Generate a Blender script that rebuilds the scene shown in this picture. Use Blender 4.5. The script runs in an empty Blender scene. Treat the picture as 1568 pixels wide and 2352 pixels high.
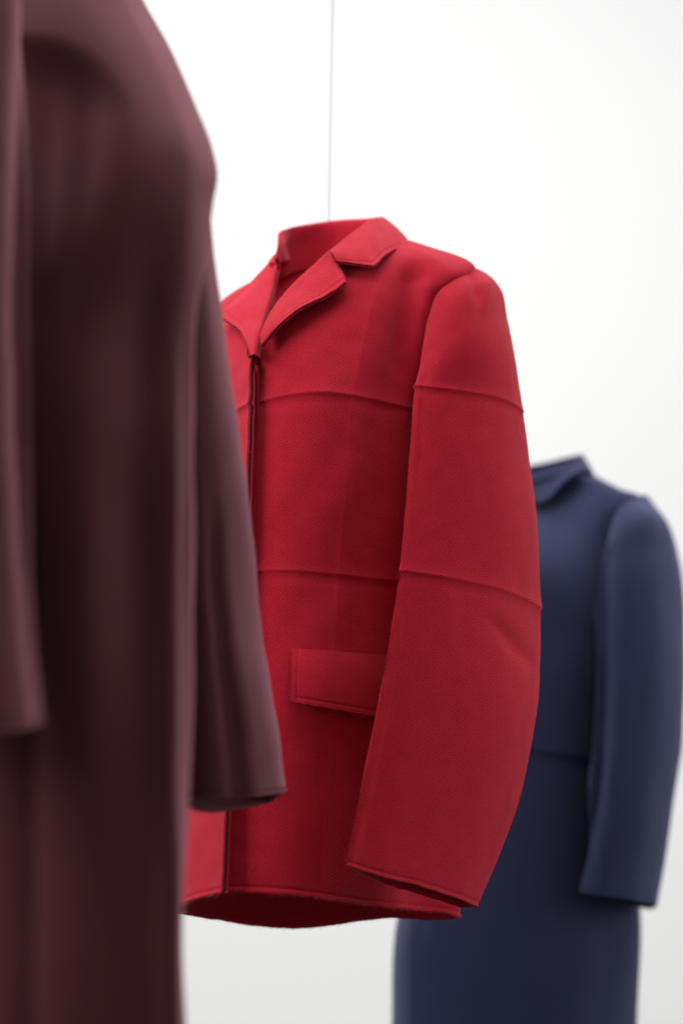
import bpy, math, random
import numpy as np
from mathutils import Vector
from mathutils.bvhtree import BVHTree

random.seed(7)
rng = np.random.default_rng(11)
scene = bpy.context.scene
COL = scene.collection

# ------------------------------------------------------------------ camera
CZ = 1.0
PITCH = math.radians(15.0)
LENS = 85.0
cam_d = bpy.data.cameras.new('camera')
cam = bpy.data.objects.new('camera', cam_d)
COL.objects.link(cam)
cam.location = (0, 0, CZ)
cam.rotation_euler = (math.radians(90) + PITCH, 0, 0)
cam_d.sensor_fit = 'VERTICAL'
cam_d.sensor_height = 36.0
cam_d.sensor_width = 24.0
cam_d.lens = LENS
cam_d.clip_start = 0.05
cam_d.clip_end = 200
cam_d.dof.use_dof = True
cam_d.dof.focus_distance = 2.70
cam_d.dof.aperture_fstop = 2.2
scene.camera = cam

# ------------------------------------------------------------------ world, lamps, exposure
world = bpy.data.worlds.new('World')
scene.world = world
world.use_nodes = True
bg = world.node_tree.nodes['Background']
bg.inputs['Color'].default_value = (0.97, 0.985, 1.0, 1)
bg.inputs['Strength'].default_value = 0.36

def area(name, loc, target, size, power, color=(1, 1, 1), size_y=None):
    l = bpy.data.lights.new(name, 'AREA')
    l.energy = power
    l.color = color
    l.shape = 'RECTANGLE'
    l.size = size
    l.size_y = size_y or size
    o = bpy.data.objects.new(name, l)
    COL.objects.link(o)
    o.location = loc
    d = Vector(target) - Vector(loc)
    o.rotation_euler = d.to_track_quat('-Z', 'Y').to_euler()
    return o

area('ceiling_light_panel', (-0.6, 2.4, 4.6), (-0.4, 2.4, 1.5), 3.4, 140, (1.0, 0.985, 0.965), 3.6)
area('side_window_light', (-3.1, 0.6, 2.4), (0.0, 2.7, 1.6), 2.6, 92, (0.98, 0.99, 1.0), 1.8)
area('side_wall_light', (3.4, 3.0, 2.1), (0.0, 2.6, 1.5), 2.2, 46, (1.0, 0.99, 0.975), 1.5)
area('wall_fill_light', (-1.0, 4.6, 5.4), (-0.3, 7.0, 2.0), 8.5, 165, (1.0, 0.995, 0.985), 1.5)  # added fill lamp, no known fixture; brightens the back wall

scene.view_settings.view_transform = 'Standard'
scene.view_settings.look = 'None'
scene.view_settings.exposure = 0.0
scene.view_settings.gamma = 1.0
scene.view_settings.use_curve_mapping = False
scene.render.engine = 'CYCLES'
scene.cycles.use_denoising = True
scene.cycles.max_bounces = 8
scene.cycles.diffuse_bounces = 5

# ------------------------------------------------------------------ layout helpers
# measuring grid of the photograph: 1568 x 2352, used to find where things stand in the room
FPX = LENS / 36.0 * 2352
SP, CP = math.sin(PITCH), math.cos(PITCH)

def P(px, py, Y):
    x = (px - 784) / FPX
    u = -(py - 1176) / FPX
    dy = CP - u * SP
    dz = SP + u * CP
    t = Y / dy
    return np.array([x * t, Y, CZ + dz * t])

def Pz(px, z, Y):
    d = Y * CP + (z - CZ) * SP
    return np.array([(px - 784) / FPX * d, Y, z])

def proj(G):
    x = G[..., 0]; y = G[..., 1]; z = G[..., 2] - CZ
    d = y * CP + z * SP
    u = -y * SP + z * CP
    return 784 + x / d * FPX, 1176 - u / d * FPX

def ring(pts, ref):
    """pts of (px, py or None, Y); None takes the height of point number ref"""
    z = P(*pts[ref])[2]
    return [P(*p) if p[1] is not None else Pz(p[0], z, p[2]) for p in pts]

def smooth(a, b, x):
    t = np.clip((x - a) / (b - a), 0, 1)
    return t * t * (3 - 2 * t)

def gauss(x, w):
    return np.exp(-(x / w) ** 2)

_w = [(rng.normal(size=3), rng.uniform(0, 6.28)) for _ in range(14)]
def wob(G, freq, seed=0):
    s = 0
    for k in range(5):
        d, ph = _w[(k + seed * 3) % 14]
        s = s + np.sin((G @ (d / np.linalg.norm(d))) * freq * (1 + 0.37 * k) * 6.283 + ph + seed) / (1 + 0.4 * k)
    return s / 3.0

def hermite(t, A, crease, ts, closed=False, period=None):
    """cubic through A[i] (first axis) at knots t; crease 1 = sharp"""
    t = np.asarray(t, float); A = np.asarray(A, float); n = len(t)
    sh = (-1,) + (1,) * (A.ndim - 1)
    if closed:
        tt = np.concatenate([[t[-1] - period], t, [t[0] + period], [t[1] + period]])
        AA = np.concatenate([A[-1:], A, A[:1], A[1:2]])
        cc = np.concatenate([[crease[-1]], crease, [crease[0]], [crease[1]]])
    else:
        tt, AA, cc = t, A, np.asarray(crease, float)
    h = np.diff(tt).reshape(sh)
    d = np.diff(AA, axis=0) / h
    N = len(tt)
    mL = np.zeros_like(AA); mR = np.zeros_like(AA)
    c = np.asarray(cc, float).reshape(sh)
    mid = (h[1:] * d[:-1] + h[:-1] * d[1:]) / (h[:-1] + h[1:])
    mL[1:-1] = mid * (1 - c[1:-1]) + d[:-1] * c[1:-1]
    mR[1:-1] = mid * (1 - c[1:-1]) + d[1:] * c[1:-1]
    mL[0] = mR[0] = d[0]; mL[-1] = mR[-1] = d[-1]
    idx = np.clip(np.searchsorted(tt, ts, side='right') - 1, 0, N - 2)
    hh = (tt[idx + 1] - tt[idx]).reshape(sh)
    s = ((ts - tt[idx]) / (tt[idx + 1] - tt[idx])).reshape(sh)
    s2, s3 = s * s, s * s * s
    return ((2 * s3 - 3 * s2 + 1) * AA[idx] + (s3 - 2 * s2 + s) * hh * mR[idx]
            + (-2 * s3 + 3 * s2) * AA[idx + 1] + (s3 - s2) * hh * mL[idx + 1])

def samples(length, step, dense, dstep, drange):
    out = [0.0]; x = 0.0
    while x < length:
        near = min([abs(x - q) for q in dense] + [9])
        f = min(1.0, max(0.0, (near - drange) / 0.02))
        x += dstep + (step - dstep) * f
        out.append(x)
    out = np.array(out)
    return out * (length / out[-1])

class Sheet:
    """a piece of cloth through a net of control points ctrl[row][column]"""
    def __init__(self, ctrl, ccrease=None, rcrease=None, closed=False, step=0.005,
                 dense_rows=(), dense_cols=(), flip=False):
        A = np.array(ctrl, float)
        R, C = A.shape[:2]
        ccrease = np.zeros(C) if ccrease is None else np.asarray(ccrease, float)
        rcrease = np.zeros(R) if rcrease is None else np.asarray(rcrease, float)
        dc = np.linalg.norm(np.diff(A, axis=1), axis=2).mean(0) + 1e-5
        ct = np.concatenate([[0], np.cumsum(dc)])
        per = ct[-1]
        if closed:
            per = ct[-1] + np.linalg.norm(A[:, 0] - A[:, -1], axis=1).mean()
        dr = np.linalg.norm(np.diff(A, axis=0), axis=2).mean(1) + 1e-5
        rt = np.concatenate([[0], np.cumsum(dr)])
        us = samples(per, step, [ct[k] for k in dense_cols], step * 0.3, 0.010)
        vs = samples(rt[-1], step, [rt[k] for k in dense_rows], 0.0011, 0.009)
        if closed:
            us = us[:-1]
        B = hermite(ct, A.transpose(1, 0, 2), ccrease, us, closed, per)      # (nu, R, 3)
        G = hermite(rt, B.transpose(1, 0, 2), rcrease, vs)                    # (nv, nu, 3)
        self.G, self.us, self.vs, self.ct, self.rt = G, us, vs, ct, rt
        self.closed, self.flip, self.per = closed, flip, per
        self.U, self.V = np.meshgrid(us, vs)
    def normals(self):
        G = self.G
        if self.closed:
            gu = np.roll(G, -1, 1) - np.roll(G, 1, 1)
        else:
            gu = np.gradient(G, axis=1)
        gv = np.gradient(G, axis=0)
        n = np.cross(gu, gv)
        n /= np.linalg.norm(n, axis=2, keepdims=True) + 1e-12
        return -n if self.flip else n
    def push(self, amount):
        self.G = self.G + self.normals() * np.asarray(amount)[..., None]
        return self
    def pix(self):
        return proj(self.G)

def link_mesh(name, verts, faces, mats, parent=None, mat_idx=None, smooth_mask=None, uvs=None):
    me = bpy.data.meshes.new(name)
    me.from_pydata([tuple(v) for v in verts], [], [tuple(f) for f in faces])
    for m in mats:
        me.materials.append(m)
    n = len(me.polygons)
    if mat_idx is not None:
        me.polygons.foreach_set('material_index', np.asarray(mat_idx, dtype=np.int32))
    me.polygons.foreach_set('use_smooth', np.ones(n, dtype=bool))
    if uvs is not None:
        lay = me.uv_layers.new(name='UVMap')
        li = np.zeros(len(me.loops), dtype=np.int32)
        me.loops.foreach_get('vertex_index', li)
        lay.data.foreach_set('uv', np.asarray(uvs, dtype=np.float32)[li].ravel())
    me.update()
    o = bpy.data.objects.new(name, me)
    COL.objects.link(o)
    if parent is not None:
        o.parent = parent
        o.matrix_parent_inverse = parent.matrix_world.inverted() if False else o.matrix_parent_inverse
        loc = Vector(parent.location)
        me.transform(__import__('mathutils').Matrix.Translation(-loc))
    return o

def build(name, sh, mat, core, parent, thick=0.0045, rims='tblr', ragged=0.0, folds_at=None, thick_map=None):
    """cloth with thickness: outer face, inner face and cut edges that show the core"""
    G = sh.G.copy()
    nv, nu = G.shape[:2]
    if ragged:                      # raw-cut edges wander a little
        n0 = sh.normals()
        d = G[-1] - G[-2]; d /= np.linalg.norm(d, axis=1, keepdims=True) + 1e-9
        jit = rng.normal(size=nu)
        jit = (jit + np.roll(jit, 1) + np.roll(jit, -1)) / 2
        G[-1] += d * (jit[:, None] * ragged * 0.7)
    sh2 = sh.normals()
    tk = np.full(G.shape[:2], thick)
    if sh.closed and folds_at is not None:      # cloth squeezes thin inside a sharp fold
        for q in folds_at:
            d = np.abs(sh.U - q); d = np.minimum(d, sh.per - d)
            tk = np.minimum(tk, thick * np.clip(d / 0.022, 0.10, 1))
    if thick_map is not None:   # local extra or missing layers
        tk = tk + thick_map
    I = G - sh2 * tk[..., None]
    verts = [G.reshape(-1, 3), I.reshape(-1, 3)]
    uv0 = np.stack([sh.U, -sh.V], -1).reshape(-1, 2)
    uvs = [uv0, uv0]
    faces, mi = [], []
    cols = nu if sh.closed else nu - 1
    r = np.arange(nv - 1)[:, None]; c = np.arange(cols)[None, :]
    c1 = (c + 1) % nu
    a = r * nu + c; b = r * nu + c1; d_ = (r + 1) * nu + c1; e = (r + 1) * nu + c
    q = np.stack([a, b, d_, e], -1).reshape(-1, 4)
    if sh.flip:
        q = q[:, ::-1]
    off = nv * nu
    faces += q.tolist(); mi += [0] * len(q)
    q2 = q[:, ::-1] + off
    faces += q2.tolist(); mi += [0] * len(q2)
    base = 2 * nv * nu
    def rim(o, i, uvr, close):
        nonlocal base
        k = len(o)
        fr = [0.0, 0.30, 0.70, 1.0]
        pts = [o * (1 - f) + i * f for f in fr]
        # the dark core sits a hair back from the two wool faces
        for s, m in ((0, 0), (1, 1), (2, 0)):
            vv = np.concatenate([pts[s], pts[s + 1]])
            verts.append(vv); uvs.append(np.concatenate([uvr, uvr + 0.002]))
            for j in range(k if close else k - 1):
                j1 = (j + 1) % k
                faces.append([base + j, base + j1, base + k + j1, base + k + j]); mi.append(m)
            base += 2 * k
    if 'b' in rims: rim(G[-1], I[-1], np.stack([sh.U[-1], -sh.V[-1]], -1), sh.closed)
    if 't' in rims: rim(G[0], I[0], np.stack([sh.U[0], -sh.V[0]], -1), sh.closed)
    if not sh.closed:
        if 'l' in rims: rim(G[:, 0], I[:, 0], np.stack([sh.U[:, 0], -sh.V[:, 0]], -1), False)
        if 'r' in rims: rim(G[:, -1], I[:, -1], np.stack([sh.U[:, -1], -sh.V[:, -1]], -1), False)
    o = link_mesh(name, np.concatenate(verts), faces, [mat, core], parent, mi, None, np.concatenate(uvs))
    o['_t'] = 1
    del o['_t']
    sh.outer = G
    return o

def bvh_of(sh):
    G = sh.G; nv, nu = G.shape[:2]
    v = [Vector(p) for p in G.reshape(-1, 3)]
    f = []
    for r in range(nv - 1):
        for c in range(nu - 1):
            f.append((r * nu + c, r * nu + c + 1, (r + 1) * nu + c + 1, (r + 1) * nu + c))
    return BVHTree.FromPolygons(v, f)

def depth_at(bvh, px, py, fallback):
    p = P(px, py, 1.0)
    o = Vector((0, 0, CZ)); d = (Vector(p) - o).normalized()
    h = bvh.ray_cast(o, d)
    return h[0].y if h[0] is not None else fallback

def thing(name, label, cat, loc, group=None):
    o = bpy.data.objects.new(name, None)
    COL.objects.link(o)
    o.location = loc
    o.empty_display_size = 0.1
    o['label'] = label; o['category'] = cat
    if group: o['group'] = group
    return o

def fibres(name, line, count, length, down, mat, parent, width=0.00022, spread=0.6):
    """short loose fibres along a cut edge (one mesh)"""
    line = np.asarray(line)
    seg = np.linalg.norm(np.diff(line, axis=0), axis=1)
    cum = np.concatenate([[0], np.cumsum(seg)])
    V, Fc = [], []
    for _ in range(count):
        s = rng.uniform(0, cum[-1])
        k = min(np.searchsorted(cum, s, side='right') - 1, len(seg) - 1)
        f = (s - cum[k]) / max(seg[k], 1e-9)
        p = line[k] * (1 - f) + line[k + 1] * f + rng.normal(size=3) * 0.0007
        t = (line[k + 1] - line[k]) / max(seg[k], 1e-9)
        d = np.asarray(down) + rng.normal(size=3) * spread
        d /= np.linalg.norm(d)
        L = length * rng.gamma(2.2, 0.42)
        bend = rng.normal(size=3) * L * 0.35
        w = t * width
        prev = None
        for q in range(4):
            g = q / 3
            c = p + d * L * g + bend * g * g
            ww = w * (1 - 0.6 * g)
            V += [c - ww, c + ww]
            n = len(V)
            if q:
                Fc.append((n - 4, n - 3, n - 1, n - 2))
    o = link_mesh(name, np.array(V), Fc, [mat], parent)
    o['kind'] = 'stuff'
    return o

def tube(name, pts, rad, mat, parent=None, seg=6):
    pts = np.asarray(pts, float); n = len(pts)
    rad = np.broadcast_to(np.asarray(rad, float), (n,))
    V, Fc = [], []
    for i in range(n):
        t = pts[min(i + 1, n - 1)] - pts[max(i - 1, 0)]
        t /= np.linalg.norm(t) + 1e-12
        a = np.cross(t, [0.31, 0.2, 0.93] if abs(t[2]) < 0.9 else [1, 0, 0]); a /= np.linalg.norm(a)
        b = np.cross(t, a)
        for k in range(seg):
            th = 2 * math.pi * k / seg
            V.append(pts[i] + rad[i] * (math.cos(th) * a + math.sin(th) * b))
    for i in range(n - 1):
        for k in range(seg):
            k1 = (k + 1) % seg
            Fc.append((i * seg + k, i * seg + k1, (i + 1) * seg + k1, (i + 1) * seg + k))
    return link_mesh(name, np.array(V), Fc, [mat], parent)

# ------------------------------------------------------------------ materials
def wool(name, base, base2, sheen, sheen_tint, twill=0.0028, bump=0.35, rough_sheen=0.45):
    m = bpy.data.materials.new(name); m.use_nodes = True
    nt = m.node_tree; N = nt.nodes; L = nt.links
    b = N['Principled BSDF']
    b.inputs['Roughness'].default_value = 0.95
    b.inputs['Specular IOR Level'].default_value = 0.08
    b.inputs['Sheen Weight'].default_value = sheen
    b.inputs['Sheen Roughness'].default_value = rough_sheen
    b.inputs['Sheen Tint'].default_value = (*sheen_tint, 1)
    uv = N.new('ShaderNodeUVMap'); uv.uv_map = 'UVMap'
    # wandering of the weave
    nz = N.new('ShaderNodeTexNoise'); nz.inputs['Scale'].default_value = 9.0; nz.inputs['Detail'].default_value = 2
    L.new(uv.outputs['UV'], nz.inputs['Vector'])
    wob_ = N.new('ShaderNodeVectorMath'); wob_.operation = 'MULTIPLY_ADD'
    wob_.inputs[1].default_value = (0.006, 0.006, 0)
    L.new(nz.outputs['Color'], wob_.inputs[0]); L.new(uv.outputs['UV'], wob_.inputs[2])
    mp = N.new('ShaderNodeMapping'); mp.inputs['Rotation'].default_value = (0, 0, math.radians(52))
    L.new(wob_.outputs[0], mp.inputs['Vector'])
    wv = N.new('ShaderNodeTexWave'); wv.wave_type = 'BANDS'; wv.bands_direction = 'X'
    wv.inputs['Scale'].default_value = 1.0 / (twill * 20 / 6.283) * 1.0
    wv.inputs['Scale'].default_value = 0.314 / twill
    wv.inputs['Distortion'].default_value = 1.8
    wv.inputs['Detail'].default_value = 2.0
    wv.inputs['Detail Scale'].default_value = 1.6
    L.new(mp.outputs[0], wv.inputs['Vector'])
    fine = N.new('ShaderNodeTexNoise'); fine.inputs['Scale'].default_value = 620; fine.inputs['Detail'].default_value = 3
    fine.inputs['Roughness'].default_value = 0.7
    L.new(uv.outputs['UV'], fine.inputs['Vector'])
    nap = N.new('ShaderNodeTexNoise'); nap.inputs['Scale'].default_value = 46; nap.inputs['Detail'].default_value = 4
    L.new(uv.outputs['UV'], nap.inputs['Vector'])
    patch = N.new('ShaderNodeMapRange'); patch.inputs['From Min'].default_value = 0.38; patch.inputs['From Max'].default_value = 0.66
    L.new(nap.outputs['Fac'], patch.inputs['Value'])
    tw = N.new('ShaderNodeMath'); tw.operation = 'MULTIPLY'
    L.new(wv.outputs['Fac'], tw.inputs[0]); L.new(patch.outputs[0], tw.inputs[1])
    patch.inputs['To Min'].default_value = 0.5; patch.inputs['To Max'].default_value = 0.9
    hgt = N.new('ShaderNodeMath'); hgt.operation = 'MULTIPLY_ADD'; hgt.inputs[1].default_value = 0.30
    L.new(tw.outputs[0], hgt.inputs[0]); L.new(fine.outputs['Fac'], hgt.inputs[2])
    mx = N.new('ShaderNodeMix'); mx.data_type = 'RGBA'
    mx.inputs['A'].default_value = (*base2, 1); mx.inputs['B'].default_value = (*base, 1)
    cr = N.new('ShaderNodeMapRange'); cr.inputs['From Min'].default_value = 0.38; cr.inputs['From Max'].default_value = 0.76
    L.new(hgt.outputs[0], cr.inputs['Value']); L.new(cr.outputs[0], mx.inputs['Factor'])
    L.new(mx.outputs['Result'], b.inputs['Base Color'])
    bp = N.new('ShaderNodeBump'); bp.inputs['Strength'].default_value = bump; bp.inputs['Distance'].default_value = 0.0006
    L.new(hgt.outputs[0], bp.inputs['Height']); L.new(bp.outputs[0], b.inputs['Normal'])
    return m

def plain(name, col, rough=0.9, spec=0.1, metal=0.0):
    m = bpy.data.materials.new(name); m.use_nodes = True
    nt = m.node_tree; b = nt.nodes['Principled BSDF']
    nz = nt.nodes.new('ShaderNodeTexNoise'); nz.inputs['Scale'].default_value = 60
    mx = nt.nodes.new('ShaderNodeMix'); mx.data_type = 'RGBA'
    mx.inputs['A'].default_value = (*[c * 0.85 for c in col], 1); mx.inputs['B'].default_value = (*col, 1)
    nt.links.new(nz.outputs['Fac'], mx.inputs['Factor']); nt.links.new(mx.outputs['Result'], b.inputs['Base Color'])
    b.inputs['Roughness'].default_value = rough
    b.inputs['Specular IOR Level'].default_value = spec
    b.inputs['Metallic'].default_value = metal
    return m

RED = wool('red_wool', (0.57, 0.0170, 0.037), (0.300, 0.006, 0.018), 0.22, (1.0, 0.45, 0.50), bump=0.9)
RED_EDGE = wool('red_wool_fray', (0.50, 0.025, 0.045), (0.40, 0.012, 0.03), 0.35, (1.0, 0.5, 0.5))
CORE = plain('charcoal_core', (0.022, 0.019, 0.020))
THREAD = plain('stitch_thread', (0.20, 0.008, 0.02))
BURG = wool('burgundy_wool', (0.070, 0.0190, 0.0230), (0.055, 0.0145, 0.0180), 0.52, (1.0, 0.45, 0.54), bump=0.2)
BURG_CORE = plain('burgundy_core', (0.012, 0.008, 0.009))
NAVY = wool('navy_wool', (0.023, 0.029, 0.067), (0.018, 0.023, 0.054), 0.26, (0.62, 0.62, 1.0), bump=0.2)
NAVY_CORE = plain('navy_core', (0.008, 0.008, 0.012))
WIRE = plain('steel_wire', (0.34, 0.37, 0.37), 0.5, 0.5, 0.2)
LINT = plain('lint', (0.70, 0.42, 0.42))

def wall_material():
    m = bpy.data.materials.new('white_wall_paint'); m.use_nodes = True
    nt = m.node_tree; b = nt.nodes['Principled BSDF']
    tc = nt.nodes.new('ShaderNodeTexCoord')
    nz = nt.nodes.new('ShaderNodeTexNoise'); nz.inputs['Scale'].default_value = 1.3; nz.inputs['Detail'].default_value = 4
    nt.links.new(tc.outputs['Object'], nz.inputs['Vector'])
    mx = nt.nodes.new('ShaderNodeMix'); mx.data_type = 'RGBA'
    mx.inputs['A'].default_value = (0.84, 0.845, 0.84, 1); mx.inputs['B'].default_value = (0.86, 0.86, 0.855, 1)
    nt.links.new(nz.outputs['Fac'], mx.inputs['Factor']); nt.links.new(mx.outputs['Result'], b.inputs['Base Color'])
    b.inputs['Roughness'].default_value = 0.8
    n2 = nt.nodes.new('ShaderNodeTexNoise'); n2.inputs['Scale'].default_value = 220
    nt.links.new(tc.outputs['Object'], n2.inputs['Vector'])
    bp = nt.nodes.new('ShaderNodeBump'); bp.inputs['Strength'].default_value = 0.05
    nt.links.new(n2.outputs['Fac'], bp.inputs['Height']); nt.links.new(bp.outputs[0], b.inputs['Normal'])
    return m

# ------------------------------------------------------------------ setting
WALL_Y = 7.0
v = [(-9, WALL_Y, -1), (9, WALL_Y, -1), (9, WALL_Y, 9), (-9, WALL_Y, 9),
     (-9, WALL_Y + .2, -1), (9, WALL_Y + .2, -1), (9, WALL_Y + .2, 9), (-9, WALL_Y + .2, 9)]
wall = link_mesh('wall', np.array(v, float),
                 [(0, 1, 2, 3), (5, 4, 7, 6), (4, 0, 3, 7), (1, 5, 6, 2), (3, 2, 6, 7), (4, 5, 1, 0)], [wall_material()])
wall.data.polygons.foreach_set('use_smooth', np.zeros(6, dtype=bool))
wall['kind'] = 'structure'

fv = [(-9, -6, 0), (9, -6, 0), (9, WALL_Y - .003, 0), (-9, WALL_Y - .003, 0), (-9, -6, -.2), (9, -6, -.2), (9, WALL_Y - .003, -.2), (-9, WALL_Y - .003, -.2)]
floor = link_mesh('floor', np.array(fv, float), [(0, 1, 2, 3), (7, 6, 5, 4), (4, 5, 1, 0), (5, 6, 2, 1), (6, 7, 3, 2), (7, 4, 0, 3)], [plain('grey_floor', (0.09, 0.087, 0.085), 0.6, 0.3)])
floor.data.polygons.foreach_set('use_smooth', np.zeros(6, dtype=bool))
floor['kind'] = 'structure'

# ================================================================== RED JACKET
jk = thing('jacket', 'boxy red wool jacket with raw edges hanging from a thin wire', 'jacket', tuple(Pz(740, P(650, 2052, 2.57)[2], 2.75)))

def lean(p, w=1.0):
    # above the upper pressed fold the front leans back towards the neck
    if p[1] is None or p[2] > 2.74 or p[1] > 905 or p[1] < 490:
        return p
    t = min(1.0, (905 - p[1]) / 230.0)
    return (p[0], p[1], p[2] + 0.030 * t * w)

def bring(pts, ref):
    wt = {0: 1, 1: 1, 2: 1, 3: 1, 4: 0.7, 5: 0.15, 11: 1, 12: 1}
    return ring([lean(p, wt.get(k, 0)) for k, p in enumerate(pts)], ref)

rows = [
 # neck seam
 bring([(757, 590, 2.655), (790, 580, 2.665), (825, 570, 2.68), (860, 560, 2.69), (885, 553, 2.705), (905, 548, 2.72), (912, 545, 2.755),
       (850, 595, 2.845), (750, 609, 2.882), (680, 617, 2.864), (637, 632, 2.81), (632, 620, 2.745), (630, 610, 2.715)], 0),
 # along the shoulder
 bring([(742, 606, 2.652), (785, 602, 2.648), (835, 594, 2.648), (885, 582, 2.655), (930, 577, 2.664), (985, 580, 2.676), (1000, 572, 2.72),
       (900, 640, 2.865), (752, 645, 2.895), (640, 655, 2.89), (545, 668, 2.85), (590, 645, 2.76), (628, 630, 2.70)], 0),
 # armhole top
 bring([(728, 622, 2.647), (776, 622, 2.636), (835, 616, 2.630), (898, 608, 2.632), (958, 608, 2.642), (1040, 622, 2.652), (1090, 613, 2.702),
       (990, 690, 2.86), (754, 700, 2.912), (570, 735, 2.922), (451, 742, 2.86), (548, 692, 2.735), (624, 655, 2.69)], 0),
 bring([(668, 682, 2.634), (722, 678, 2.618), (790, 668, 2.609), (868, 660, 2.608), (930, 662, 2.624), (1000, 680, 2.646), (1055, 720, 2.735),
       (970, 760, 2.86), (755, 790, 2.930), (570, 800, 2.92), (455, 800, 2.84), (540, 722, 2.71), (608, 705, 2.655)], 2),
 bring([(598, 780, 2.625), (672, 764, 2.604), (752, 757, 2.596), (840, 760, 2.598), (908, 775, 2.618), (972, 800, 2.645), (1030, None, 2.735),
       (960, None, 2.865), (755, None, 2.925), (590, None, 2.91), (482, None, 2.82), (520, 800, 2.675), (576, 815, 2.612)], 2),
 # upper pressed fold
 bring([(578, 928, 2.627), (660, 908, 2.602), (740, 900, 2.588), (812, 906, 2.596), (880, 922, 2.622), (955, 941, 2.660), (1020, None, 2.745),
       (955, None, 2.865), (755, None, 2.920), (600, None, 2.90), (492, None, 2.80), (512, 962, 2.670), (572, 926, 2.600)], 2),
 bring([(568, 1102, 2.612), (660, 1098, 2.590), (730, 1098, 2.586), (796, 1103, 2.594), (872, 1114, 2.622), (955, 1125, 2.662), (1020, None, 2.755),
       (945, None, 2.865), (755, None, 2.918), (605, None, 2.89), (492, None, 2.79), (500, None, 2.67), (566, 1102, 2.587)], 2),
 # lower pressed fold
 bring([(553, 1312, 2.603), (650, 1309, 2.585), (720, 1313, 2.588), (778, 1319, 2.598), (855, 1328, 2.625), (950, 1338, 2.665), (1025, None, 2.765),
       (940, None, 2.87), (750, None, 2.922), (600, None, 2.892), (482, None, 2.785), (490, None, 2.67), (553, 1314, 2.579)], 2),
 bring([(535, 1560, 2.597), (640, 1560, 2.578), (710, 1560, 2.578), (764, 1562, 2.588), (865, 1574, 2.636), (960, 1592, 2.700), (1038, None, 2.785),
       (930, None, 2.875), (735, None, 2.928), (588, None, 2.896), (440, None, 2.782), (462, None, 2.664), (537, 1560, 2.571)], 2),
 bring([(515, 1800, 2.588), (622, 1800, 2.572), (690, 1800, 2.576), (747, 1803, 2.590), (852, 1818, 2.655), (955, 1840, 2.735), (1048, None, 2.805),
       (920, None, 2.88), (715, None, 2.932), (565, None, 2.902), (418, None, 2.78), (440, None, 2.655), (522, 1800, 2.562)], 2),
 bring([(500, 2049, 2.580), (612, 2052, 2.568), (680, 2053, 2.574), (735, 2056, 2.592), (850, 2074, 2.670), (960, 2093, 2.762), (1060, 2103, 2.822),
       (905, 2113, 2.885), (695, 2128, 2.940), (545, 2124, 2.912), (407, 2094, 2.775), (434, 2073, 2.645), (508, 2045, 2.553)], 2),
]
cc = [0, 0, 0, 0.5, 0, 0, 0.2, 0, 0, 0, 0, 0, 0]
rc = [0, 0, 0, 0, 0, 0.75, 0, 0.75, 0, 0, 0]
body = Sheet(rows, cc, rc, step=0.0048, dense_rows=(5, 7, 10), dense_cols=(0, 3, 12))
nrm = body.normals()
# outward = away from the jacket's middle
mid = np.array(P(757, 1300, 2.76))
body.flip = np.mean(np.sum(nrm * (body.G - mid), axis=2)) < 0
px, py = body.pix()
V5, V7, VH = body.rt[5], body.rt[7], body.rt[10]
front = smooth(2.80, 2.70, body.G[..., 1])
def ridge(d, A=0.0017):
    # a pressed fold: slow rise from above, quick drop below
    return A * np.where(d < 0, np.exp(-np.abs(d) / 0.0075), np.exp(-(d / 0.0026) ** 2)) - 0.35 * A * gauss(d - 0.009, 0.006)
amp = ridge(body.V - V5) + ridge(body.V - V7)
# the pressed line down the front
amp = amp + 0.0004 * gauss(body.U - body.ct[3], 0.004) * smooth(0.06, 0.14, body.V)
# stitch line above the raw hem
amp = amp - 0.0010 * gauss(body.V - (VH - 0.0046), 0.0012) + 0.0006 * smooth(VH - 0.0040, VH, body.V)
# soft hollow between chest and sleeve head, swell beside it, slack under the pocket
hol = gauss(px - (948 - 0.10 * (py - 620)), 38) * smooth(585, 640, py) * smooth(960, 760, py) * front
amp = amp - 0.012 * hol
amp = amp + 0.002 * gauss(px - (985 - 0.12 * (py - 600)), 24) * smooth(570, 600, py) * smooth(760, 660, py) * front
amp = amp + 0.0022 * wob(body.G, 5.5, 1) + 0.0010 * wob(body.G, 13, 2)
body.push(amp)
# right front laps over the left: keep the lower hem from being perfectly even
hemw = smooth(VH - 0.25, VH, body.V)
body.G[..., 2] += hemw * 0.0025 * np.sin(body.U * 31 + 0.8)
body_o = build('body', body, RED, CORE, jk, 0.0046, 'tblr', 0.0007, None, 0.0030 * smooth(body.ct[12] - 0.014, body.ct[12], body.U))
body_bvh = bvh_of(body)

# raw fringe of the hem and of the front edge
down = (0, 0, -1)
hem_line = body.outer[-1]
kf = int(np.argmin(np.abs(body.us - body.ct[6]))); kr = int(np.argmin(np.abs(body.us - body.ct[10])))
fibres('fringe', hem_line[:kf + 1], 2400, 0.0017, down, RED_EDGE, jk, 0.00024, 0.5)
fibres('fringe', hem_line[kr:], 900, 0.0017, down, RED_EDGE, jk, 0.00024, 0.5)
fibres('fringe', hem_line[kf:kr], 500, 0.0012, down, RED_EDGE, jk, 0.0002, 0.5)
fibres('fringe', body.outer[30:, -1], 1500, 0.0016, (1.0, -0.3, -0.2), RED_EDGE, jk, 0.0002, 0.6)

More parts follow.
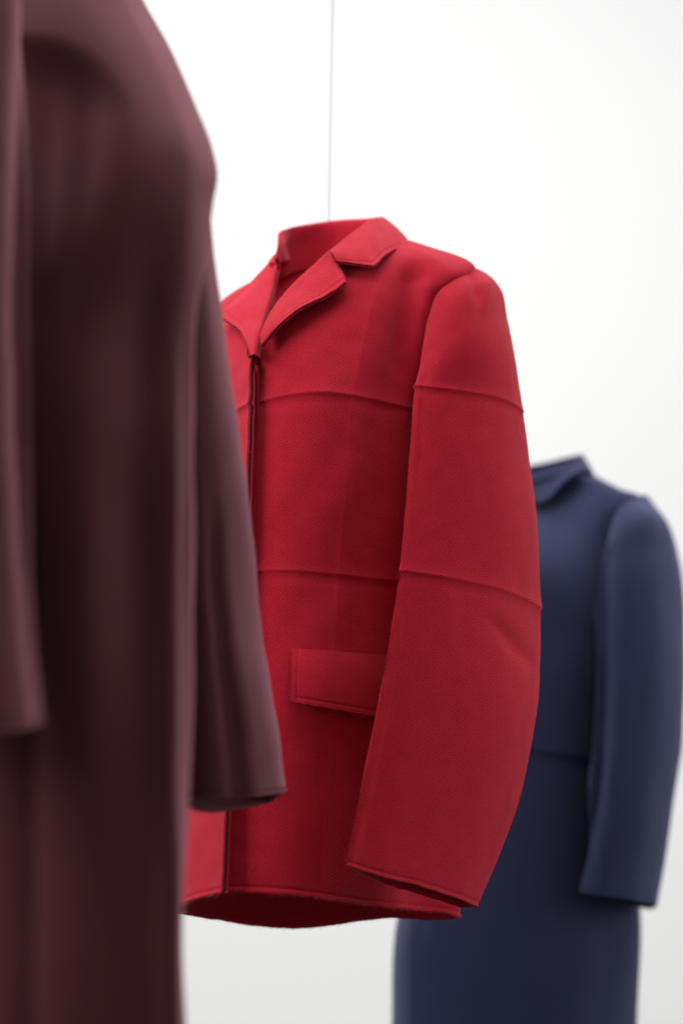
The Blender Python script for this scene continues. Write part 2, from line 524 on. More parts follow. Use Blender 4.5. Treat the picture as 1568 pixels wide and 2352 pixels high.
# ---- facing strip behind the right front edge
fl = []
for y0, x0 in ((838, 584), (900, 586), (1000, 584), (1150, 574), (1400, 556), (1700, 534), (2035, 512)):
    w = 6 if y0 < 1100 else 3
    Yb = 2.618 - (y0 - 838) / 1200 * 0.03
    fl.append([P(x0 - 13, y0, Yb + 0.012), P(x0 - 6, y0, Yb + 0.007), P(x0 + w, y0, Yb)])
fs = Sheet(fl, step=0.006, flip=False)
fs.flip = np.mean(fs.normals()[..., 1]) > 0
build('front_facing', fs, RED, CORE, jk, 0.0025)

# ---- lapels
def lapel(roll, outer, lift, name='lapel', creasecols=None, rims='blr'):
    rws = []
    n = 5
    for k in range(n):
        f = k / (n - 1)
        row = []
        for r_, o_ in zip(roll, outer):
            p = P(*lean(r_)) * (1 - f) + P(*lean(o_)) * f
            p = p + np.array([0, -1, 0.25]) * lift * math.sin(math.pi * min(f * 1.25, 1)) * 0.9
            row.append(p)
        rws.append(row)
    # tuck the roll edge back into the opening
    tuck = [p + np.array([0.004, 0.012, 0.0]) for p in rws[0]]
    rws = [tuck] + rws
    s = Sheet(rws, creasecols, None, step=0.004, dense_rows=(1, 5), dense_cols=(0, 1))
    s.flip = np.mean(s.normals()[..., 1]) > 0
    VH_ = s.rt[-1]
    s.push(-0.0008 * gauss(s.V - (VH_ - 0.0045), 0.0012) + 0.0008 * wob(s.G, 9, 3))
    o = build(name, s, RED, CORE, jk, 0.0044, rims, 0.0005)
    return s, o

ls, _ = lapel([(756, 575, 2.632), (735, 594, 2.630), (690, 636, 2.624), (652, 675, 2.617), (620, 718, 2.610), (597, 768, 2.603)],
              [(769, 598, 2.622), (794, 647, 2.590), (750, 677, 2.584), (688, 706, 2.580), (637, 748, 2.582), (598, 792, 2.594)], 0.0015,
              creasecols=[0, 0.9, 0, 0, 0, 0])
fibres('fringe', ls.outer[-1], 700, 0.0014, (0.3, -0.3, -0.8), RED_EDGE, jk, 0.0002, 0.6)
rs, _ = lapel([(635, 580, 2.732), (632, 615, 2.706), (625, 655, 2.684), (611, 712, 2.650), (599, 760, 2.622), (590, 816, 2.598)],
              [(608, 612, 2.775), (556, 670, 2.755), (503, 722, 2.690), (547, 754, 2.645), (567, 787, 2.612), (575, 815, 2.590)], 0.003,
              creasecols=[0, 0, 0.6, 0, 0, 0], rims='br')
fibres('fringe', rs.outer[-1][rs.outer.shape[1] // 2:], 300, 0.0014, (0.2, -0.5, -0.6), RED_EDGE, jk, 0.0002, 0.6)

# ---- collar: seam, roll and leaf round the neck, from the right gorge over the back to the left notch
kS = [(628, 640, 2.715), (637, 632, 2.770), (648, 627, 2.835), (690, 616, 2.865), (752, 609, 2.882), (825, 598, 2.860), (890, 565, 2.785), (842, 566, 2.705), (795, 582, 2.665), (757, 592, 2.645)]
kR = [(633, 594, 2.715), (640, 562, 2.760), (647, 532, 2.820), (690, 517, 2.862), (755, 508, 2.885), (836, 502, 2.860), (879, 499, 2.785), (846, 507, 2.700), (800, 541, 2.660), (757, 574, 2.634)]
kO = [(622, 610, 2.755), (652, 602, 2.790), (668, 596, 2.858), (690, 600, 2.912), (760, 592, 2.928), (860, 580, 2.905), (941, 556, 2.748), (886, 584, 2.634), (858, 609, 2.606), (771, 598, 2.616)]
crow = [[], [], [], [], [], [], []]
for s_, r_, o_ in zip(kS, kR, kO):
    S, R_, O = P(*lean(s_)), P(*lean(r_)), P(*lean(o_))
    out = O - S; out[2] = 0; out /= np.linalg.norm(out) + 1e-9
    crow[0].append(S - out * 0.002 + np.array([0, 0, -0.004]))
    crow[1].append(S * 0.5 + R_ * 0.5 - out * 0.002)
    crow[2].append(R_ - out * (0.001 if s_[0] < 660 else 0.004) + np.array([0, 0, -0.005]))
    crow[3].append(R_)
    if s_[0] < 660 and s_[2] > 2.7:      # the roll leans in on the far side of the neck
        crow[4].append(R_ + np.array([0.004, 0.005, -0.002]))
    else:
        crow[4].append(R_ + out * 0.005 + np.array([0, 0, -0.0035]))
    kk = 0.0 if s_[0] < 700 and s_[2] > 2.7 else 1.0
    M = R_ * 0.45 + O * 0.55 + (np.array([0, -0.001, 0.0015]) + out * 0.001) * kk
    crow[5].append(M)
    crow[6].append(O)
cs = Sheet(crow, [0, 0, 0.0, 0, 0, 0, 0, 0, 0.9, 0], None, step=0.004, dense_rows=(3, 6), dense_cols=(8, 9))
nn = cs.normals(); midn = cs.rt[6]
leaf = cs.V > cs.rt[5]
ctr = P(760, 560, 2.77)
cs.flip = np.mean(np.sum((nn * (cs.G - ctr))[leaf], axis=1)) < 0
cs.push(0.0007 * wob(cs.G, 11, 4) - 0.0007 * gauss(cs.V - (midn - 0.0045), 0.0012)
        - 0.0012 * gauss(cs.U - cs.ct[4], 0.0016) * (cs.V < cs.rt[3]) * -1)
build('collar', cs, RED, CORE, jk, 0.0042, 'br', 0.0005, None, -0.0034 * smooth(cs.ct[3], cs.ct[2], cs.U))
fibres('fringe', cs.outer[-1, cs.outer.shape[1] // 2:], 600, 0.0013, (0.2, -0.5, -0.7), RED_EDGE, jk, 0.0002, 0.6)

# ---- added panel tilted to catch light, so the inner neck looks lit
nf = []
for y0, Yd in ((606, 2.872), (640, 2.866), (690, 2.838), (750, 2.800), (830, 2.765)):
    nf.append([P(625, y0 + 22, Yd - 0.060), P(645, y0 + 15, Yd - 0.020), P(690, y0 + 5, Yd - 0.004), P(750, y0, Yd), P(820, y0 - 4, Yd - 0.015)])
nfs = Sheet(nf, step=0.006)
nfs.flip = np.mean(nfs.normals()[..., 1]) > 0
build('added_neck_panel', nfs, RED, CORE, jk, 0.002, '')

# ---- sleeves
def sleeve_rings(data):
    """data rows: five visible points front fold -> rear fold, then three inner points or a depth factor"""
    out = []
    for r in data:
        vis = [P(*p) for p in r[0]]
        if isinstance(r[1], (int, float)):
            a, b = vis[0], vis[-1]
            inner = []
            for k in (3, 2, 1):
                f = np.dot(vis[k] - a, b - a) / np.dot(b - a, b - a)
                ch = a + (b - a) * f
                inner.append(ch - (vis[k] - ch) * r[1])
        else:
            inner = [P(*p) for p in r[1]]
        out.append(vis + inner)
    return out

SD = [
 ([(982, 720, 2.655), (999, 670, 2.658), (1026, 638, 2.666), (1058, 620, 2.680), (1088, 613, 2.722)], [(1075, 660, 2.79), (1045, 740, 2.80), (1005, 775, 2.73)]),
 ([(978, 745, 2.648), (1001, 680, 2.648), (1034, 646, 2.655), (1072, 627, 2.672), (1108, 622, 2.716)], [(1092, 670, 2.79), (1055, 750, 2.80), (1005, 785, 2.73)]),
 ([(973, 780, 2.638), (1010, 710, 2.634), (1056, 668, 2.640), (1104, 645, 2.664), (1144, 656, 2.716)], [(1122, 705, 2.79), (1070, 775, 2.80), (1000, 810, 2.72)]),
 ([(966, 830, 2.625), (1018, 778, 2.618), (1076, 752, 2.624), (1130, 738, 2.655), (1165, 740, 2.715)], [(1140, 770, 2.785), (1075, 820, 2.79), (995, 850, 2.71)]),
 ([(954, 886, 2.610), (1000, 890, 2.606), (1068, 899, 2.618), (1145, 914, 2.650), (1201, 946, 2.712)], 1.0),
 ([(934, 1110, 2.588), (1000, 1113, 2.592), (1080, 1124, 2.610), (1160, 1140, 2.645), (1228, 1168, 2.728)], 0.95),
 ([(918, 1310, 2.570), (985, 1318, 2.580), (1062, 1333, 2.603), (1150, 1353, 2.645), (1242, 1396, 2.742)], 0.9),
 ([(880, 1550, 2.556), (960, 1562, 2.570), (1050, 1580, 2.597), (1150, 1602, 2.645), (1231, 1634, 2.735)], 0.8),
 ([(838, 1765, 2.545), (918, 1780, 2.563), (1008, 1800, 2.593), (1105, 1826, 2.640), (1188, 1852, 2.720)], 0.7),
 ([(789, 1985, 2.535), (868, 2010, 2.557), (955, 2032, 2.588), (1035, 2057, 2.630), (1096, 2083, 2.690)], [(1040, 2077, 2.715), (955, 2052, 2.668), (865, 2022, 2.600)]),
]
def make_sleeve(rings, parent, mat, core, ccr, rcr, dense, nameseed, thick=0.0046, amp_w=1.0, ridges=(4, 6), extra=None, fringe=True, step=0.0048):
    s = Sheet(rings, ccr, rcr, closed=True, step=step, dense_rows=dense, dense_cols=(0, 4))
    c = s.G.mean(axis=1, keepdims=True)
    s.flip = np.mean(np.sum(s.normals() * (s.G - c), axis=2)) < 0
    a = 0.0012 * amp_w * wob(s.G, 6, nameseed) + 0.0005 * wob(s.G, 17, nameseed + 1)
    for k in ridges:
        a = a + ridge(s.V - s.rt[k], 0.0016)
    VH_ = s.rt[-1]
    a = a - 0.0009 * gauss(s.V - (VH_ - 0.0046), 0.0012) + 0.0006 * smooth(VH_ - 0.004, VH_, s.V)
    if ridges:      # rounded lip along the front fold
        a = a + 0.0013 * gauss(s.U - 0.0075, 0.0045) * smooth(0.10, 0.2, s.V)
    if extra is not None:
        a = a + extra(s)
    s.push(a)
    o = build('sleeve', s, mat, core, parent, thick, 'tb', 0.0007 if fringe else 0, (s.ct[0], s.ct[4]))
    return s, o

def folds(s):
    px, py = s.pix()
    # slack folds below the elbow line and at the sleeve head
    near = (s.U < s.ct[4])
    d1 = (px - 1165) * 0.62 - (py - 1480) * 0.78 * 0.62
    f1 = gauss((px - 1150) - (py - 1440) * 0.75, 22) * smooth(1400, 1450, py) * smooth(1560, 1490, py)
    f2 = gauss((px - 1086) - (py - 640) * 0.25, 12) * smooth(615, 640, py) * smooth(720, 660, py)
    f3 = gauss((px - 1118) + (py - 660) * 0.1, 10) * smooth(630, 655, py) * smooth(740, 690, py)
    return (-0.0035 * f1 - 0.003 * f2 + 0.002 * f3) * near

sl, so = make_sleeve(sleeve_rings(SD), jk, RED, CORE, [0.9, 0, 0, 0, 0.35, 0, 0, 0], [0, 0, 0, 0, 0.5, 0, 0.6, 0, 0, 0], (0, 4, 6, 9), 5, extra=folds)
fibres('fringe', np.concatenate([sl.outer[-1], sl.outer[-1][:1]]), 3000, 0.0022, down, RED_EDGE, so, 0.00026, 0.55)

# the other sleeve: mirror of the first across the jacket's middle plane
ctr0 = P(757, 1300, 2.775)
a_ = math.radians(29)
lat = np.array([math.cos(a_), -math.sin(a_), 0])
def mirror(p):
    d = np.dot(p - ctr0, lat)
    return p - 2 * d * lat
far_rings = [[mirror(p) for p in r] for r in sleeve_rings(SD)]
for i, r in enumerate(far_rings):
    for p in r:
        p[0] -= 0.004 + 0.006 * i
        p[1] += 0.003 * i
s2, so2 = make_sleeve(far_rings, jk, RED, CORE, [0.9, 0, 0, 0, 0.35, 0, 0, 0], [0, 0, 0, 0, 0.5, 0, 0.6, 0, 0, 0], (9,), 8, step=0.009)

# ---- pocket flap
TL, TR, BL, BR = (671, 1488), (905, 1506), (668, 1611), (893, 1651)
prow = []
for k in range(6):
    f = k / 5
    row = []
    for j in range(7):
        g = j / 6
        x = (TL[0] * (1 - g) + TR[0] * g) * (1 - f) + (BL[0] * (1 - g) + BR[0] * g) * f
        y = (TL[1] * (1 - g) + TR[1] * g) * (1 - f) + (BL[1] * (1 - g) + BR[1] * g) * f
        Y = depth_at(body_bvh, x, y, 2.6) - 0.0050 - 0.0135 * f ** 0.8 - 0.002 * math.sin(math.pi * f)
        row.append(P(x, y, Y))
    prow.append(row)
ps = Sheet(prow, None, None, step=0.003, dense_rows=(0, 5), dense_cols=(0,))
ps.flip = np.mean(ps.normals()[..., 1]) > 0
VH_ = ps.rt[-1]
edge = gauss(ps.V - (VH_ - 0.0062), 0.0011) * (ps.U > 0.005) + gauss(ps.U - 0.0062, 0.0011) * (ps.V < VH_ - 0.005)
ps.push(-0.0009 * edge)
flap = build('pocket_flap', ps, RED, CORE, jk, 0.0050, 'tblr', 0.0005)
fibres('fringe', ps.outer[-1], 420, 0.0016, down, RED_EDGE, flap, 0.0002, 0.6)
fibres('fringe', ps.outer[:, 0], 260, 0.0016, (-1, -0.2, -0.2), RED_EDGE, flap, 0.0002, 0.6)
# stitches along its free edges
def stitches(name, line, parent, mat, pitch=0.0028, ln=0.0019, r=0.00032):
    line = np.asarray(line); seg = np.linalg.norm(np.diff(line, axis=0), axis=1)
    cum = np.concatenate([[0], np.cumsum(seg)])
    V, Fc = [], []
    s = 0.001
    def at(q):
        return np.array([np.interp(q, cum, line[:, i]) for i in range(3)])
    while s + ln < cum[-1]:
        a, b = at(s), at(s + ln)
        t = (b - a) / np.linalg.norm(b - a)
        n = np.array([0, -1.0, 0]); sd = np.cross(t, n)
        base = len(V)
        V += [a + n * 0.0001, (a + b) / 2 + sd * r + n * r, b + n * 0.0001, (a + b) / 2 - sd * r + n * r, (a + b) / 2 + n * r * 1.8]
        Fc += [(base, base + 1, base + 4), (base + 1, base + 2, base + 4), (base + 2, base + 3, base + 4), (base + 3, base, base + 4)]
        s += pitch
    o = link_mesh(name, np.array(V), Fc, [mat], parent)
    o['kind'] = 'stuff'
    return o
ri = int(np.argmin(np.abs(ps.vs - (VH_ - 0.0062)))); ci = int(np.argmin(np.abs(ps.us - 0.0062)))
stitches('stitching', ps.outer[ri, ci:], flap, THREAD)
stitches('stitching', ps.outer[:ri, ci], flap, THREAD)

# ---- loose threads and specks of lint, as seen on the cloth
def thread(px_, py_, Y, dx, dy, parent, r=0.00022, mat=RED_EDGE, name='loose_thread'):
    pts = []
    for k in range(7):
        f = k / 6
        pts.append(P(px_ + dx * f + 3 * math.sin(5 * f), py_ + dy * f, Y - 0.003 * f))
    return tube(name, pts, r, mat, parent, 5)
thread(668, 1535, 2.568, -8, 14, jk)
thread(838, 1640, 2.585, -8, 9, jk)
thread(501, 2050, 2.553, -3, 14, jk)
Vv, Ff = [], []
for (lx, ly) in ((1061, 1007), (1002, 833), (650, 1191), (962, 1657), (1009, 1205), (712, 1630), (885, 1530), (1100, 1770), (980, 1480), (820, 2010), (745, 1260), (1165, 1250), (1030, 1850), (700, 930), (905, 1085)):
    o_ = Vector((0, 0, CZ)); d_ = (Vector(P(lx, ly, 1.0)) - o_).normalized()
    best = body_bvh.ray_cast(o_, d_)[0]
    sb = bvh_of(sl) if 'slb' not in globals() else slb
    slb = sb
    h2 = slb.ray_cast(o_, d_)[0]
    if h2 is not None and (best is None or h2.y < best.y):
        best = h2
    if best is None: continue
    p = np.array(best) - np.array(d_) * 0.0004
    s = rng.uniform(0.0002, 0.00055); th = rng.uniform(0, 3.1)
    t = np.array([math.cos(th), 0, math.sin(th)]) * s * 1.7; q = np.array([-math.sin(th), 0, math.cos(th)]) * s * 0.5
    n = len(Vv)
    Vv += [p - t, p + q, p + t, p - q, p + np.array([0, -s * 0.8, 0])]
    Ff += [(n, n + 1, n + 4), (n + 1, n + 2, n + 4), (n + 2, n + 3, n + 4), (n + 3, n, n + 4)]
lint = link_mesh('lint', np.array(Vv), Ff, [LINT], jk); lint['kind'] = 'stuff'

# ---- wire
wire = tube('hanging_wire', [P(755, 512, 2.883), P(757, 380, 2.883), P(760, 200, 2.883), P(764, 0, 2.883), P(767, -150, 2.883), P(775, -900, 2.883)], 0.00075, WIRE, None, 8)
wire['label'] = 'thin vertical grey wire rising from the red collar'; wire['category'] = 'wire'

# ================================================================== BURGUNDY COAT (nearest, out of focus)
bc = thing('coat', 'long burgundy wool coat hanging nearest at the left edge', 'coat', (-0.12, 2.05, CZ - 0.05))
brows = []
# columns: left back, left side, left front (beside near sleeve), chest, mid, ridge, right edge, back right, back
bdat = [
 (-330, [(-250, 2.08), (-120, 2.03), (-40, 2.00), (20, 1.99), (60, 1.99), (90, 2.0), (140, 2.06), (100, 2.14), (-80, 2.18)]),
 (-170, [(-330, 2.10), (-190, 2.02), (-40, 1.96), (80, 1.945), (150, 1.95), (200, 1.97), (250, 2.05), (150, 2.17), (-90, 2.22)]),
 (0, [(-380, 2.10), (-210, 2.00), (20, 1.935), (150, 1.92), (230, 1.93), (285, 1.96), (326, 2.04), (200, 2.20), (-90, 2.25)]),
 (120, [(-400, 2.11), (-210, 2.00), (50, 1.93), (190, 1.91), (285, 1.918), (345, 1.95), (396, 2.04), (240, 2.22), (-90, 2.27)]),
 (240, [(-400, 2.11), (-205, 2.00), (60, 1.93), (200, 1.905), (320, 1.912), (395, 1.95), (447, 2.04), (270, 2.24), (-90, 2.28)]),
 (345, [(-400, 2.11), (-200, 2.00), (60, 1.93), (200, 1.905), (335, 1.91), (425, 1.945), (487, 2.04), (290, 2.24), (-90, 2.28)]),
 (400, [(-400, 2.11), (-200, 2.00), (60, 1.93), (200, 1.905), (340, 1.91), (432, 1.945), (498, 2.035), (300, 2.24), (-90, 2.28)]),
 (470, [(-400, 2.11), (-200, 2.00), (60, 1.93), (200, 1.905), (340, 1.91), (430, 1.94), (489, 2.03), (300, 2.24), (-90, 2.28)]),
 (560, [(-400, 2.11), (-200, 2.00), (60, 1.93), (200, 1.905), (340, 1.91), (424, 1.935), (478, 2.02), (300, 2.24), (-90, 2.28)]),
 (720, [(-400, 2.11), (-200, 2.00), (65, 1.94), (200, 1.905), (335, 1.91), (410, 1.93), (452, 2.0), (300, 2.23), (-90, 2.28)]),
 (1000, [(-400, 2.11), (-200, 2.0), (75, 1.945), (200, 1.905), (330, 1.905), (393, 1.92), (443, 1.99), (300, 2.22), (-90, 2.28)]),
 (1400, [(-400, 2.11), (-200, 2.0), (85, 1.945), (200, 1.90), (325, 1.895), (384, 1.91), (441, 1.985), (300, 2.22), (-90, 2.28)]),
 (1860, [(-410, 2.11), (-200, 1.99), (70, 1.935), (200, 1.89), (325, 1.885), (388, 1.90), (433, 1.965), (290, 2.22), (-90, 2.28)]),
 (2120, [(-420, 2.11), (-210, 1.99), (60, 1.93), (200, 1.885), (325, 1.88), (390, 1.893), (416, 1.945), (280, 2.22), (-90, 2.28)]),
 (2352, [(-425, 2.11), (-220, 1.98), (40, 1.92), (200, 1.88), (330, 1.875), (398, 1.89), (429, 1.94), (280, 2.22), (-90, 2.28)]),
 (2760, [(-440, 2.11), (-240, 1.97), (30, 1.91), (200, 1.87), (335, 1.87), (404, 1.885), (440, 1.93), (280, 2.22), (-90, 2.28)]),
]
tilt = {-330: .20, -170: .16, 0: .105, 120: .072, 240: .045, 345: .022, 400: .012, 470: .004}
for y0, cols in bdat:
    # the shoulder leans back towards the neck
    tl = tilt.get(y0, 0.0)
    tin = max(0.0, y0 - 1100) * 0.00006
    brows.append([P(x, y0, Y + tin + ((0.0, -0.05, -0.036, 0.0, 0.016, 0.010, 0.0, 0.0, 0.0)[k] + (0.030 if k in (4, 5) else 0.0) * min(1.0, max(0.0, (2000 - y0) / 600))) * min(1.0, max(0.0, (y0 - 300) / 400)) + tl * (1.0, 1.0, 1.0, 1.0, 1.0, 0.9, 0.6, 0.1, 0)[k] * (0.5 if k in (0, 8) else 1)) for k, (x, Y) in enumerate(cols)])
bs = Sheet(brows, [0, 0, 0, 0, 0, 0.5, 0.3, 0, 0], None, closed=True, step=0.008)
c = bs.G.mean(axis=1, keepdims=True)
bs.flip = np.mean(np.sum(bs.normals() * (bs.G - c), axis=2)) < 0
px, py = bs.pix()
frontb = smooth(2.10, 2.02, bs.G[..., 1])
# the chest sinks back under the arched shoulder fold
arch = 105 + 0.0022 * np.clip(px - 90, 0, None) ** 2 * 1.6
sink = smooth(-28, 42, py - arch) * smooth(300, 170, px) * smooth(1300, 350, py) * frontb
groove = gauss(px - 74, 26) * smooth(120, 300, py) * frontb
ab = -0.026 * sink - 0.007 * groove + 0.007 * gauss(px - 388, 20) * smooth(550, 900, py) * frontb + 0.0012 * wob(bs.G, 4.5, 3)
bs.push(ab)
build('body', bs, BURG, BURG_CORE, bc, 0.005, 'tb')

def fold_sleeve(rows, mat, core, parent, seam=None, step=0.008, seed=2, thick=0.005):
    return make_sleeve(sleeve_rings(rows), parent, mat, core, [0.6, 0, 0.0, 0, 0.4, 0, 0, 0], None, (len(rows) - 1,), seed, thick, 1.0, (), seam, False, step)

# sleeve behind the body, at its right
def bseam(s):
    return -0.009 * gauss(s.U - s.ct[2], 0.006) * smooth(0.3, 0.4, s.V)
BD = [
 ([(380, 330, 2.06), (420, 315, 2.05), (455, 325, 2.06), (485, 355, 2.08), (494, 385, 2.12)], 0.7),
 ([(380, 500, 2.06), (420, 500, 2.05), (450, 500, 2.06), (470, 500, 2.085), (485, 500, 2.13)], 0.7),
 ([(390, 720, 2.06), (430, 720, 2.055), (465, 720, 2.07), (492, 720, 2.10), (508, 718, 2.16)], 0.7),
 ([(392, 1000, 2.06), (440, 1000, 2.06), (482, 1000, 2.075), (525, 1000, 2.11), (551, 998, 2.17)], 0.7),
 ([(395, 1250, 2.06), (445, 1250, 2.06), (495, 1250, 2.075), (548, 1250, 2.115), (581, 1248, 2.18)], 0.7),
 ([(398, 1480, 2.055), (452, 1480, 2.055), (512, 1480, 2.07), (570, 1478, 2.115), (604, 1475, 2.18)], 0.7),
 ([(402, 1660, 2.05), (462, 1660, 2.05), (535, 1658, 2.07), (600, 1654, 2.115), (634, 1650, 2.18)], 0.8),
 ([(405, 1832, 2.045), (470, 1832, 2.045), (556, 1830, 2.065), (625, 1824, 2.115), (659, 1816, 2.18)],
  [(612, 1838, 2.23), (540, 1855, 2.20), (455, 1864, 2.13)]),
]
BD = [([(x, y, Y - 0.03 + max(0, y - 450) * 0.00017) for x, y, Y in v], w if not isinstance(w, list) else [(x, y, Y + 0.20) for x, y, Y in w]) for v, w in BD]
fold_sleeve(BD, BURG, BURG_CORE, bc, bseam, seed=4)
# sleeve in front, cut by the left edge of the picture
BN = [
 ([(60, -190, 1.97), (30, -215, 1.92), (-60, -230, 1.89), (-150, -215, 1.89), (-230, -180, 1.93)], 0.6),
 ([(52, -60, 1.95), (20, -60, 1.885), (-70, -60, 1.855), (-190, -60, 1.865), (-290, -55, 1.93)], 0.5),
 ([(47, 120, 1.93), (10, 120, 1.87), (-80, 120, 1.84), (-200, 120, 1.85), (-310, 120, 1.93)], 0.4),
 ([(37, 460, 1.91), (0, 460, 1.855), (-90, 460, 1.83), (-210, 460, 1.85), (-320, 460, 1.93)], 0.4),
 ([(31, 725, 1.90), (-5, 725, 1.85), (-90, 725, 1.825), (-210, 725, 1.845), (-320, 725, 1.93)], 0.4),
 ([(40, 1050, 1.895), (0, 1050, 1.84), (-90, 1050, 1.82), (-200, 1050, 1.84), (-305, 1050, 1.92)], 0.4),
 ([(58, 1380, 1.89), (18, 1380, 1.84), (-70, 1380, 1.815), (-180, 1380, 1.835), (-280, 1380, 1.91)], 0.4),
 ([(86, 1668, 1.885), (48, 1676, 1.835), (-40, 1680, 1.81), (-150, 1680, 1.83), (-250, 1676, 1.90)], 0.4),
]
fold_sleeve(BN, BURG, BURG_CORE, bc, None, seed=6)
# stand collar (above the picture)
cr = []
for y0, k in ((-330, 1.0), (-420, 0.92)):
    cr.append([P(-100 + 190 * k * math.cos(t), y0, 2.085 + 0.085 * k * -math.sin(t)) for t in np.linspace(0, 2 * math.pi, 13)[:-1]])
cb = Sheet(cr, None, None, closed=True, step=0.008)
c = cb.G.mean(axis=1, keepdims=True)
cb.flip = np.mean(np.sum(cb.normals() * (cb.G - c), axis=2)) < 0
build('collar', cb, BURG, BURG_CORE, bc, 0.005, 'tb')

# ================================================================== NAVY COAT (behind, out of focus)
nc = thing('coat', 'long navy blue wool coat hanging behind the red jacket at right', 'coat', (0.25, 3.62, CZ))
nrows = []
ndat = [
 # neck
 [(1225, 1092, 3.52), (1262, 1100, 3.50), (1300, 1094, 3.51), (1330, 1088, 3.53), (1352, 1085, 3.56), (1345, 1088, 3.62), (1262, 1098, 3.68), (1185, 1100, 3.64), (1178, 1100, 3.57)],
 [(1195, 1130, 3.52), (1250, 1135, 3.505), (1315, 1122, 3.51), (1372, 1112, 3.50), (1420, 1120, 3.53), (1385, 1125, 3.64), (1260, 1128, 3.73), (1120, 1135, 3.71), (1090, 1140, 3.62)],
 [(1180, 1185, 3.48), (1245, 1190, 3.465), (1320, 1180, 3.47), (1390, 1165, 3.472), (1470, 1142, 3.53), (1420, 1180, 3.66), (1250, 1190, 3.76), (1080, 1195, 3.76), (1030, 1190, 3.66)],
 [(1165, 1300, 3.43), (1240, 1300, 3.40), (1320, 1300, 3.41), (1390, 1298, 3.455), (1440, 1298, 3.54), (1410, 1300, 3.69), (1240, 1300, 3.78), (1070, 1300, 3.78), (1020, 1300, 3.66)],
 [(1130, 1480, 3.42), (1230, 1480, 3.395), (1315, 1480, 3.405), (1385, 1480, 3.45), (1440, 1480, 3.54), (1400, 1480, 3.70), (1230, 1480, 3.79), (1060, 1480, 3.78), (1010, 1480, 3.64)],
 [(1080, 1700, 3.41), (1205, 1708, 3.385), (1305, 1722, 3.40), (1380, 1738, 3.45), (1445, 1750, 3.55), (1395, 1760, 3.71), (1220, 1760, 3.80), (1040, 1745, 3.78), (985, 1720, 3.63)],
 [(1010, 1950, 3.40), (1180, 1950, 3.375), (1300, 1952, 3.39), (1390, 1958, 3.45), (1460, 1962, 3.56), (1390, 1970, 3.72), (1200, 1975, 3.81), (1010, 1970, 3.79), (945, 1960, 3.62)],
 [(960, 2130, 3.40), (1165, 2130, 3.37), (1300, 2130, 3.385), (1395, 2135, 3.45), (1471, 2140, 3.56), (1390, 2140, 3.72), (1190, 2145, 3.82), (990, 2140, 3.79), (917, 2135, 3.60)],
 [(955, 2352, 3.395), (1160, 2352, 3.365), (1300, 2352, 3.38), (1390, 2352, 3.44), (1461, 2352, 3.56), (1385, 2352, 3.72), (1185, 2352, 3.82), (985, 2352, 3.79), (908, 2352, 3.60)],
 [(945, 2720, 3.39), (1155, 2720, 3.36), (1300, 2720, 3.375), (1395, 2720, 3.44), (1465, 2720, 3.56), (1385, 2720, 3.72), (1180, 2720, 3.83), (980, 2720, 3.80), (895, 2720, 3.60)],
]
for r in ndat:
    nrows.append([P(x, y, Y + max(0, y - 1480) * 0.00008) for x, y, Y in r])
ns = Sheet(nrows, [0.5, 0, 0, 0, 0, 0, 0, 0, 0], None, closed=True, step=0.009, dense_rows=(5,))
c = ns.G.mean(axis=1, keepdims=True)
ns.flip = np.mean(np.sum(ns.normals() * (ns.G - c), axis=2)) < 0
px, py = ns.pix()
frn = smooth(3.60, 3.52, ns.G[..., 1])
an = 0.0015 * wob(ns.G, 4, 5)
an = an + frn * (-0.003 * gauss(px - 1400, 20) * smooth(1140, 1200, py) * smooth(1330, 1230, py)      # hollow beside the sleeve head
      + 0.004 * (smooth(1730, 1716, py - (px - 1210) * 0.165 * 1) - 0.5) * gauss(py - 1725, 260) * smooth(1150, 1210, px)
      - 0.010 * gauss(px - 962, 9) * smooth(1900, 2050, py))
ns.push(an)
build('body', ns, NAVY, NAVY_CORE, nc, 0.005, 'tb')

def lap(rows, name):
    s = Sheet([[P(*p) for p in r] for r in rows], None, None, step=0.006)
    s.flip = np.mean(s.normals()[..., 1]) > 0
    return build(name, s, NAVY, NAVY_CORE, nc, 0.006)
# collar and lapel at the neck
ncol = []
for (fx, dz, k) in ((0, 0, 1.0), (1, 0.03, 0.98), (2, 0.045, 0.96)):
    pass
ncS = [(1195, 1120, 3.50), (1250, 1105, 3.49), (1300, 1096, 3.50), (1340, 1090, 3.53), (1356, 1088, 3.58), (1340, 1090, 3.64), (1265, 1095, 3.69), (1195, 1105, 3.65), (1180, 1112, 3.56)]
ncT = [(1205, 1092, 3.505), (1255, 1078, 3.50), (1300, 1066, 3.515), (1327, 1052, 3.545), (1330, 1044, 3.585), (1318, 1046, 3.63), (1262, 1060, 3.675), (1205, 1072, 3.64), (1192, 1082, 3.565)]
ncO = [(1190, 1140, 3.495), (1245, 1152, 3.465), (1290, 1108, 3.475), (1344, 1076, 3.52), (1368, 1100, 3.575), (1350, 1098, 3.655), (1265, 1100, 3.71), (1180, 1112, 3.665), (1165, 1125, 3.56)]
s_ = Sheet([[P(*p) for p in ncS], [P(*p) for p in ncT], [P(*p) * 0.4 + P(*q) * 0.6 for p, q in zip(ncT, ncO)], [P(*p) for p in ncO]], None, None, closed=True, step=0.006)
c = s_.G.mean(axis=1, keepdims=True)
lf = s_.V > s_.rt[1]
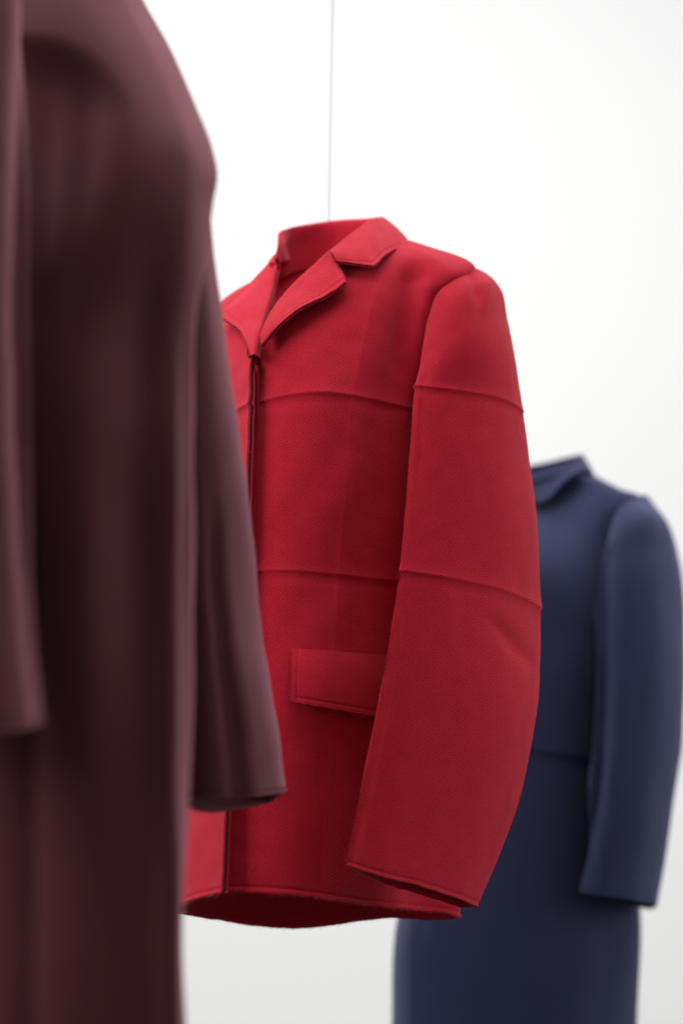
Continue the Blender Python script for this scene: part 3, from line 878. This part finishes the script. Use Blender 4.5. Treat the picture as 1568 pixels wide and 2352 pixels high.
s_.flip = np.mean(np.sum(s_.normals() * (s_.G - c), axis=2)[lf]) < 0
build('collar', s_, NAVY, NAVY_CORE, nc, 0.005, 'tb')

ND = [
 ([(1408, 1195, 3.48), (1418, 1168, 3.487), (1435, 1150, 3.502), (1460, 1140, 3.53), (1484, 1138, 3.575)], [(1470, 1165, 3.68), (1440, 1220, 3.69), (1415, 1235, 3.58)]),
 ([(1398, 1230, 3.458), (1425, 1185, 3.455), (1460, 1166, 3.468), (1495, 1163, 3.51), (1516, 1178, 3.57)], [(1500, 1200, 3.68), (1455, 1250, 3.69), (1415, 1260, 3.58)]),
 ([(1388, 1300, 3.44), (1425, 1285, 3.41), (1475, 1275, 3.42), (1530, 1280, 3.475), (1559, 1295, 3.57)], 0.8),
 ([(1390, 1470, 3.42), (1425, 1470, 3.39), (1485, 1472, 3.40), (1545, 1478, 3.465), (1573, 1485, 3.58)], 0.25),
 ([(1388, 1660, 3.41), (1420, 1662, 3.38), (1480, 1666, 3.395), (1540, 1672, 3.46), (1566, 1680, 3.58)], 0.25),
 ([(1372, 1850, 3.40), (1400, 1854, 3.375), (1460, 1862, 3.39), (1515, 1872, 3.46), (1540, 1882, 3.57)], 0.25),
 ([(1330, 2048, 3.395), (1375, 2054, 3.375), (1430, 2062, 3.395), (1485, 2074, 3.46), (1508, 2083, 3.55)], [(1478, 2086, 3.56), (1425, 2074, 3.50), (1370, 2062, 3.44)]),
]
fold_sleeve(ND, NAVY, NAVY_CORE, nc, None, seed=9, step=0.009)
# its other sleeve hangs out of sight behind the red jacket
nctr = P(1262, 1300, 3.60)
na = math.radians(18)
nlat = np.array([math.cos(na), -math.sin(na), 0])
nr = [[p - 2 * np.dot(p - nctr, nlat) * nlat for p in r] for r in sleeve_rings(ND)]
for i, r in enumerate(nr):
    for p in r:
        p[1] += 0.004 * i
make_sleeve(nr, nc, NAVY, NAVY_CORE, [0.6, 0, 0, 0, 0.4, 0, 0, 0], None, (6,), 3, 0.005, 1.0, (), None, False, 0.009)
